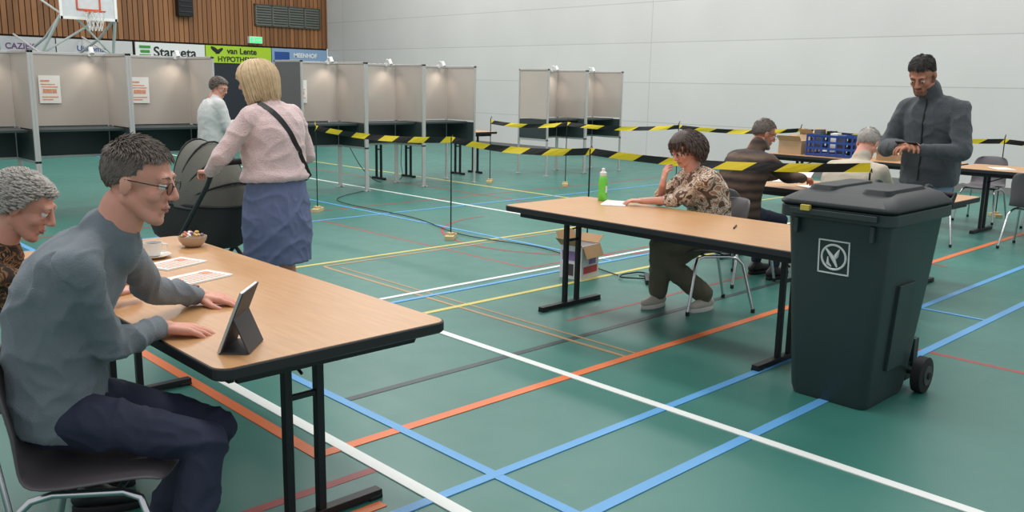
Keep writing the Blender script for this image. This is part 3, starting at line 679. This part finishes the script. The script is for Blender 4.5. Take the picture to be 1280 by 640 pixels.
            big=.008 if style=='curly' else .015; ln=.032 if style=='curly' else .115; K=12; ph=rnd.random()*6.28; d=(n*.35+V((0,-.3,-.9))); d.normalize()
            a1=d.orthogonal().normalized(); a2=d.cross(a1)
            for j in range(K):
                t=j/(K-1); pts.append(p+d*ln*t+n*.012*math.sin(t*3)+(a1*math.cos(ph+t*(7 if style=='wavy' else 9))+a2*math.sin(ph+t*(7 if style=='wavy' else 9)))*big*min(1,t*3))
            rr=[.0036]*(K-1)+[.001]
        k.tube([T(q)-bs for q in pts],[a*s for a in rr],0,5)
    P(g,'hair_strands',k,[hairm])

def ang(a): return V((math.cos(math.radians(a)),math.sin(math.radians(a)),0))
def person(name,Ht,pel,face,lean,top,bottom,skin,hairm,style,shoe,hR,hL,aR,aL,female=False,fat=1.0,hdir=None,hpitch=15,hup=(0,0,1),neckf=.05,eR=None,eL=None,kR=None,kL=None,
           hem=-.06,hemlen=None,skirt=None,sleeve=1.0,vox=.010,glasses=False,beard=None,nl=500,handR=None,handL=None,coat=0,wide=1.0,toe=None,slouch=.03,fold=.006,bald=0,collar=None,legskin=False,hoff=(0,0,0),sole=None,jaw=1.0,vneck=False):
    h=Ht/1.75; base=V((pel[0],pel[1],0)); g=G(name,base); pel=V(pel); fw=ang(face); rt=V((fw.y,-fw.x,0)); Z=V((0,0,1))
    sp=(fw*lean+Z).normalized(); N=pel+sp*.53*h; sf=(fw-sp*fw.dot(sp)).normalized()
    B=Body(); W=lambda a:a*h*fat
    def ring(t,rx,ry,off=0): 
        c=pel+sp*.53*h*t - sf*slouch*h*math.sin(math.pi*min(1,max(0,t))) + sf*off*h
        return (c,rt,sf,W(rx)+coat,W(ry)+coat)
    seated=pel.z<.75
    if female: up=[ring(hem,.172,.125),ring(hem+.05,.178,.130),ring(.28,.158,.118),ring(.5,.158,.122,.005),ring(.66,.168,.130,.01),ring(.82,.160,.105,.0),ring(.92,.115,.078,-.005),ring(.97,.07,.060)]
    else: up=[ring(hem,.162,.122),ring(hem+.05,.170,.127),ring(.28,.164,.122,.005),ring(.5,.174,.124),ring(.68,.186,.126),ring(.83,.178,.108,-.005),ring(.92,.13,.085,-.01),ring(.98,.075,.065)]
    B.loft(up,top)
    hipw=.085*h; hips=[pel+rt*hipw,pel-rt*hipw]
    B.ell(pel,(.160*h*fat,.120*h*fat,.115*h),bottom if not skirt else skirt,Matrix((rt,fw,Z)).transposed())
    tl,sl=.43*h,.41*h
    for i,(A,K) in enumerate(((aR,kR),(aL,kL))):
        A=V(A); kh=V(K) if K is not None else fw*1.0+Z*.2
        kn,A=ik(hips[i],A,tl,sl,kh)
        th=.082*h*(fat if fat>1 else 1)*wide; legm=skin if legskin else bottom
        B.cap(hips[i],kn,th,.056*h*wide,legm)
        if legskin:
            B.cap(kn,kn+(A-kn)*.35,.052*h,.054*h,legm); B.cap(kn+(A-kn)*.35,A,.054*h,.036*h,legm)
        else:
            mid=kn+(A-kn)*.35-fw*.01; B.cap(kn,mid,.056*h*wide,.058*h*wide,legm); B.cap(mid,A+(kn-A)*.08,.058*h*wide,.047*h*wide*(1.2 if wide>1 else 1),legm); B.cap(A+(kn-A)*.15,A,.036*h,.034*h,skin)
        td=ang(toe if toe is not None else face); sd=V((td.y,-td.x,0)); g0=A.z-.10
        heel=A-td*.045; heel.z=g0+.055; mdl=A+td*.07*h; mdl.z=g0+.055; toep=A+td*.155*h; toep.z=g0+.048
        B.cap(A+V((0,0,-.015)),heel,.040*h,.038*h,shoe); B.cap(heel,mdl,.037*h,.038*h,shoe); B.cap(mdl,toep,.038*h,.030*h,shoe); B.cap(A,mdl,.037*h,.034*h,shoe)
        rg=[]
        for z_,gr in((.0,.96),(.004,1),(.026,1),(.03,.97)):
            pts=[]
            for q in range(24):
                a=2*math.pi*q/24; l_=math.cos(a); wd=.043*(1-.12*l_) ; c_=A+td*(.052*h)+td*l_*.135*h*gr+sd*math.sin(a)*wd*h*gr; c_.z=g0+z_; pts.append(c_-base)
            rg.append(pts)
        k=MB(); k.loft(rg,0); P(g,'shoe_sole_%d'%(i+1),k,[sole or M['rubber']])
    if skirt and not seated:
        z0=pel.z+.10*h; z1=hemlen; rg=[]
        for q in range(7):
            t=q/6; c=V((pel.x,pel.y,z0+(z1-z0)*t)); rg.append((c,rt,fw,(.155+.038*min(1,t*2.2)-.010*t)*h*fat,(.118+.035*min(1,t*2))*h*fat))
        B.loft(rg,skirt)
    sw=(.158 if female else .172)*h*(1+(fat-1)*.6); ul,fl=.285*h,.25*h; ends=[]
    for i,(H,E,sgn) in enumerate(((hR,eR,1),(hL,eL,-1))):
        S=N-sp*.075*h+rt*sgn*sw-sf*.01
        eh=V(E) if E is not None else (rt*sgn*.5-fw*.5-Z)
        el,H2=ik(S,H,ul,fl,eh)
        ra=(.050 if female else .055)*h*(1+(fat-1)*.5)+coat*.8
        B.cap(N-sp*.035*h-sf*.012+rt*sgn*.045*h,S,.048*h+coat*.5,ra*.98,top); B.cap(S,el,ra*1.02,ra*.86,top); B.cap(S,N-sp*.17*h+rt*sgn*sw*.55,ra,.07*h,top)
        we=el+(H2-el)*sleeve
        if sleeve<1:
            B.cap(el,we,ra*.92,ra*.96,top); B.cap(el,H2,.038*h,.026*h,skin)
        else:
            B.cap(el,H2-(H2-el).normalized()*.02,ra*.86,.035*h+coat*.5,top)
        B.cap(H2-(H2-el).normalized()*.05,H2,.026*h,.025*h,skin); ends.append((H2,(H2-el).normalized()))
    hd=ang(hdir if hdir is not None else face); hc=N+Z*(.138*h)+fw*neckf*h+V(hoff)
    B.cap(N-Z*.05,N+(hc-N)*.5,.060*h,.057*h,skin)
    if collar is not None: B.cap(N-Z*.03*h,N+(hc-N)*.36,.072*h,.070*h,collar)
    elif not vneck: B.cap(N-Z*.05*h+fw*.02,N-Z*.008+(hc-N)*.06,.078*h,.069*h,top)
    if female:
        for q in(-1,1): B.ell(pel+sp*.53*h*.64+rt*q*.07*h+sf*(.09*h*fat),(.062*h*fat,.055*h*fat,.06*h*fat),top)
    B.build(g,'body',vox,7,base,fold,(skin,shoe))
    p=math.radians(hpitch); f=hd*math.cos(p)-Z*math.sin(p)
    near=vox<.014
    head(g,hc,f,hup,skin,hairm,style,base,h**.5,vox=.0045 if near else .006,glasses=glasses,beard=beard,nl=nl,bald=bald,jaw=jaw)
    for i,(hp_,sd) in enumerate(((handR,'R'),(handL,'L'))):
        H2,d=ends[i]; hp_=hp_ or {}
        hand(g,'hand_right' if sd=='R' else 'hand_left',H2,hp_.get('d',d),hp_.get('b',Z),sd,skin,base,h*(.9 if female else 1.0),hp_.get('c',.35),vox=.0035 if near else .0045)
    return dict(g=g,N=N,ends=ends,B=B,base=base,fw=fw,rt=rt,sf=sf,sp=sp,pel=pel,h=h)
def strip_on(pr,bvm,pts_dirs,r,name,m):
    """tube laid on the garment surface: ray-cast from outside"""
    k=MB(); out=[]
    for o_,d_ in pts_dirs:
        hit=pr['B'].bv[bvm].ray_cast(o_,d_)
        if hit[0] is not None: out.append(hit[0]-d_*r*.3-pr['base'])
    if len(out)>2: k.tube(out,r,0,6); P(pr['g'],name,k,[m])
grayh=mat('hair_gray',srgb(104,94,86),.6,var=.4,scale=60); whiteh=mat('hair_silver',srgb(160,155,148),.6,var=.3,scale=60); blond=mat('hair_blonde',srgb(206,180,142),.55,var=.3,scale=40); brownh=mat('hair_dark_curls',srgb(74,60,54),.55,var=.5,scale=40); darkh=mat('hair_dark',srgb(38,32,30),.5,var=.2,scale=60)
stub=mat('beard_stubble',srgb(120,86,70),.7,var=.2,scale=80)
# 1 man in gray sweater
sweat=mat('sweater_gray_blue',srgb(104,115,122),.85,var=.1,scale=30,bump=.35,bscale=220,sheen=.15); navy=mat('jeans_navy',srgb(34,40,62),.8,bump=.25,bscale=200)
pr=person('man_in_gray_sweater',1.90,(.79,2.83,.61),-35,.30,sweat,navy,M['skin'],grayh,'short',M['shoe_black'],(1.12,2.85,.795),(1.40,3.20,.795),(.98,2.42,.10),(1.05,2.85,.10),
  eR=(-.6,-.3,-1),eL=(0,.5,-1),hdir=-42,hpitch=12,glasses=True,vox=.008,nl=3200,handR=dict(d=ang(-25)+V((0,0,-.12)),c=.22),handL=dict(d=ang(-40)+V((0,0,-.1)),c=.25),fat=1.04,slouch=.07,neckf=.095,toe=-35,fold=.012,hem=-.10)
k=MB(); w_,d_=pr['ends'][1]; u_=d_.orthogonal().normalized(); v_=d_.cross(u_); bb=pr['base']; cpt=w_-d_*.015
k.tube([cpt+(u_*math.cos(a)+v_*math.sin(a))*.032-bb for a in [2*math.pi*i/20 for i in range(20)]],.006,0,6,closed=True); k.cyl(cpt+V((0,0,.028))-bb,cpt+V((0,0,.038))-bb,.019,1,18)
P(pr['g'],'wristwatch',k,[M['chrome'],M['black']])
# 2 elderly woman
pat=blotch('patterned_blouse',[srgb(50,38,32),srgb(64,46,34),srgb(140,100,62),srgb(40,32,30),srgb(170,128,84),srgb(44,36,34)],22)
person('elderly_woman',1.62,(.66,3.51,.57),-30,.30,pat,mat('trousers_dark',srgb(40,36,40),.8),M['skin'],whiteh,'curly',M['shoe_black'],(1.18,3.36,.80),(1.20,3.62,.80),(1.0,3.3,.10),(1.05,3.5,.10),female=True,fat=1.08,hdir=-34,hpitch=26,neckf=.12,vox=.010,nl=1500,slouch=.06,handR=dict(d=ang(20),c=.3),handL=dict(d=ang(-20),c=.3),toe=-30)
# 3 standing woman with pink sweater
pink=mat('sweater_pink',srgb(224,196,194),.95,var=.06,scale=50,bump=.9,bscale=150,sheen=.4); den=mat('denim_skirt',srgb(98,108,140),.85,var=.15,scale=40,bump=.3,bscale=250)
pr=person('standing_woman',1.74,(2.60,4.75,.95),105,.05,pink,den,M['skin'],blond,'bob',M['white'],(2.74,5.06,1.07),(2.30,4.99,1.07),(2.70,4.75,.10),(2.51,4.79,.10),female=True,fat=1.14,hdir=125,hpitch=8,skirt=den,hemlen=.54,legskin=True,vox=.009,coat=.014,
  eR=(1,-.3,-.8),eL=(-1,-.5,-.8),handR=dict(d=ang(95),c=.8),handL=dict(d=ang(95),c=.8),nl=1500,neckf=.02,slouch=.0,hem=.14,fold=.010,hoff=(-.045,.045,-.01),sole=M['sole'])
ax1=(pr['rt']*-.62+V((0,0,1))).normalized()
O_=V((2.60,4.75,1.26))+pr['rt']*.03; bvt=pr['B'].bv[pink]; lp_=[]
for i in range(72):
    a=2*math.pi*i/72; d=-(ax1*math.cos(a)+pr['fw']*math.sin(a)); hit=bvt.ray_cast(O_-d*.7,d)
    if hit[0] is not None and (hit[0]-O_).length<.36: lp_.append((hit[0],-d))
k=MB(); rings=[]
for i,(p,n_) in enumerate(lp_):
    t_=(lp_[(i+1)%len(lp_)][0]-lp_[i-1][0]).normalized(); s_=t_.cross(n_).normalized(); q=p-pr['base']
    rings.append([q-s_*.017-n_*.004,q+s_*.017-n_*.004,q+s_*.017+n_*.006,q-s_*.017+n_*.006])
k.loft(rings,0,closed=True); P(pr['g'],'bag_strap',k,[M['black']],smooth=False)
k=MB(); k.loft([[p+pr['rt']*.22+pr['fw']*.10+V((0,0,.90)) for p in rrect(.07,.20,.02,z)] for z in(0,.11,.13)],0); P(pr['g'],'shoulder_bag',k,[M['black']],.006)
# 4 older person at the booths, turned towards the right
puff=mat('quilted_jacket_white',srgb(196,196,194),.7,bump=.8,bscale=18)
person('elderly_voter',1.66,(4.72,10.12,.88),-10,.12,puff,mat('trousers_black',srgb(36,36,40),.8),M['skin'],grayh,'curly',M['shoe_black'],(5.03,9.95,1.08),(5.05,10.15,1.08),(4.74,10.03,.10),(4.74,10.21,.10),fat=1.10,coat=.03,vox=.0139,nl=900,hpitch=22,hdir=-60,glasses=True)
# 5 seated woman with floral blouse
flo=blotch('floral_blouse',[srgb(98,74,58),srgb(204,186,166),srgb(156,116,86),srgb(218,204,188),srgb(124,88,68),srgb(192,166,142)],13)
olive=mat('wide_trousers_olive',srgb(98,94,78),.85,bump=.3,bscale=150); beige=mat('sneakers_beige',srgb(190,184,172),.7)
person('seated_woman',1.68,(5.50,3.62,.56),150,.30,flo,olive,M['skin'],brownh,'wavy',beige,(5.20,3.83,.945),(5.08,3.92,.80),(5.42,3.55,.10),(5.22,3.84,.10),female=True,fat=1.26,hdir=172,hpitch=30,neckf=.09,eR=(-.9,.6,-1.0),eL=(.5,-.6,-.6),sleeve=.22,
  handR=dict(d=V((.14,-.10,1)),b=V((-1,.5,0)),c=.5),handL=dict(d=ang(120),c=.3),wide=1.4,nl=1300,toe=175,slouch=.06,vox=.009,sole=M['sole'],jaw=1.1,fold=.009,vneck=True)
# 6 seated man in brown jacket
def plaid():
    m,N,L,b=nt('brown_check_jacket'); b.inputs['Roughness'].default_value=.85
    tc=N.new('ShaderNodeTexCoord'); w=N.new('ShaderNodeTexWave'); w.bands_direction='Z'; w.inputs['Scale'].default_value=4; w.inputs['Distortion'].default_value=2
    L.new(tc.outputs['Object'],w.inputs['Vector']); cr=N.new('ShaderNodeValToRGB'); cr.color_ramp.elements[0].color=srgb(52,42,40); cr.color_ramp.elements[1].color=srgb(96,76,62); L.new(w.outputs['Fac'],cr.inputs[0]); L.new(cr.outputs[0],b.inputs['Base Color']); return m
bj=plaid()
person('seated_man_in_brown_jacket',1.80,(6.50,4.0,.575),-10,.30,bj,navy,M['skin_tan'],grayh,'short',M['shoe_black'],(7.10,3.74,.86),(7.12,4.0,.86),(6.78,3.78,.10),(6.86,4.0,.10),fat=1.1,coat=.012,hdir=-35,hpitch=18,glasses=True,beard=mat('gray_beard',srgb(130,120,112),.8),nl=900,neckf=.10,vox=.012,slouch=.06,handR=dict(c=.5),handL=dict(c=.5),collar=bj)
g=G('paper_sheet',(7.20,3.86,.90),10); k=MB(); k.box((0,0,0),(.21,.29,.002),0,Matrix.Rotation(-.5,3,'Y')); P(g,'sheet',k,[M['paper']],smooth=False)
# 7 seated man in beige
bgj=mat('jacket_beige',srgb(188,178,160),.85,bump=.3,bscale=60)
person('seated_man_in_beige_jacket',1.74,(6.56,3.10,.58),0,.40,bgj,mat('trousers_gray',srgb(70,70,74),.8),M['skin'],whiteh,'short',M['shoe_black'],(7.15,2.96,.80),(7.15,3.24,.80),(6.80,3.0,.10),(6.85,3.2,.10),fat=1.15,coat=.012,hpitch=30,nl=900,neckf=.12,vox=.013,slouch=.08,collar=bgj)
# 8 standing man
fleece=mat('fleece_gray',srgb(70,75,80),.95,var=.18,scale=60,bump=.7,bscale=180,sheen=.25); jean=mat('jeans_blue',srgb(118,138,164),.8,var=.15,scale=30,bump=.2,bscale=200)
pr=person('standing_man',1.87,(6.34,2.40,1.02),172,.10,fleece,jean,M['skin_tan'],darkh,'short',M['shoe_black'],(6.06,2.50,1.26),(6.04,2.37,1.24),(6.32,2.56,.10),(6.29,2.42,.10),coat=.014,fat=1.0,hdir=182,hpitch=36,neckf=.08,hoff=(-.01,.04,0),beard=stub,nl=1800,eR=(.4,.8,-.8),eL=(.4,-1.0,-.5),collar=fleece,handR=dict(c=.6,d=V((-.3,-.6,.1))),handL=dict(c=.6,d=V((-.3,.6,.1))),vox=.010,fold=.010)
strip_on(pr,fleece,[(pr['pel']+pr['sp']*.53*pr['h']*t+pr['fw']*.6+pr['rt']*.0,-pr['fw']) for t in [i/16*.98 for i in range(17)]],.006,'jacket_zip',M['black'])
g=G('mobile_phone',(6.02,2.44,1.27),82); k=MB(); k.box((0,0,0),(.15,.075,.009),0,Matrix.Rotation(.5,3,'X')); P(g,'handset',k,[M['black']],.003)

# ------------------------------------------------------------------ lights
w=bpy.data.worlds.new('hall_ambient'); sc.world=w; w.use_nodes=True; bg=w.node_tree.nodes['Background']; bg.inputs[0].default_value=(.95,.975,1,1); bg.inputs[1].default_value=.70
def area(x,y,z,sx,sy,e):
    l=bpy.data.lights.new('ceiling_light','AREA'); l.shape='RECTANGLE'; l.size=sx; l.size_y=sy; l.energy=e; l.color=(1,.98,.95)
    o=bpy.data.objects.new('ceiling_light',l); COL.objects.link(o); o.location=(x,y,z)
for x in(2,8,13):
    for y in(4,11,18): area(x,y,7.2,1.2,5,210)
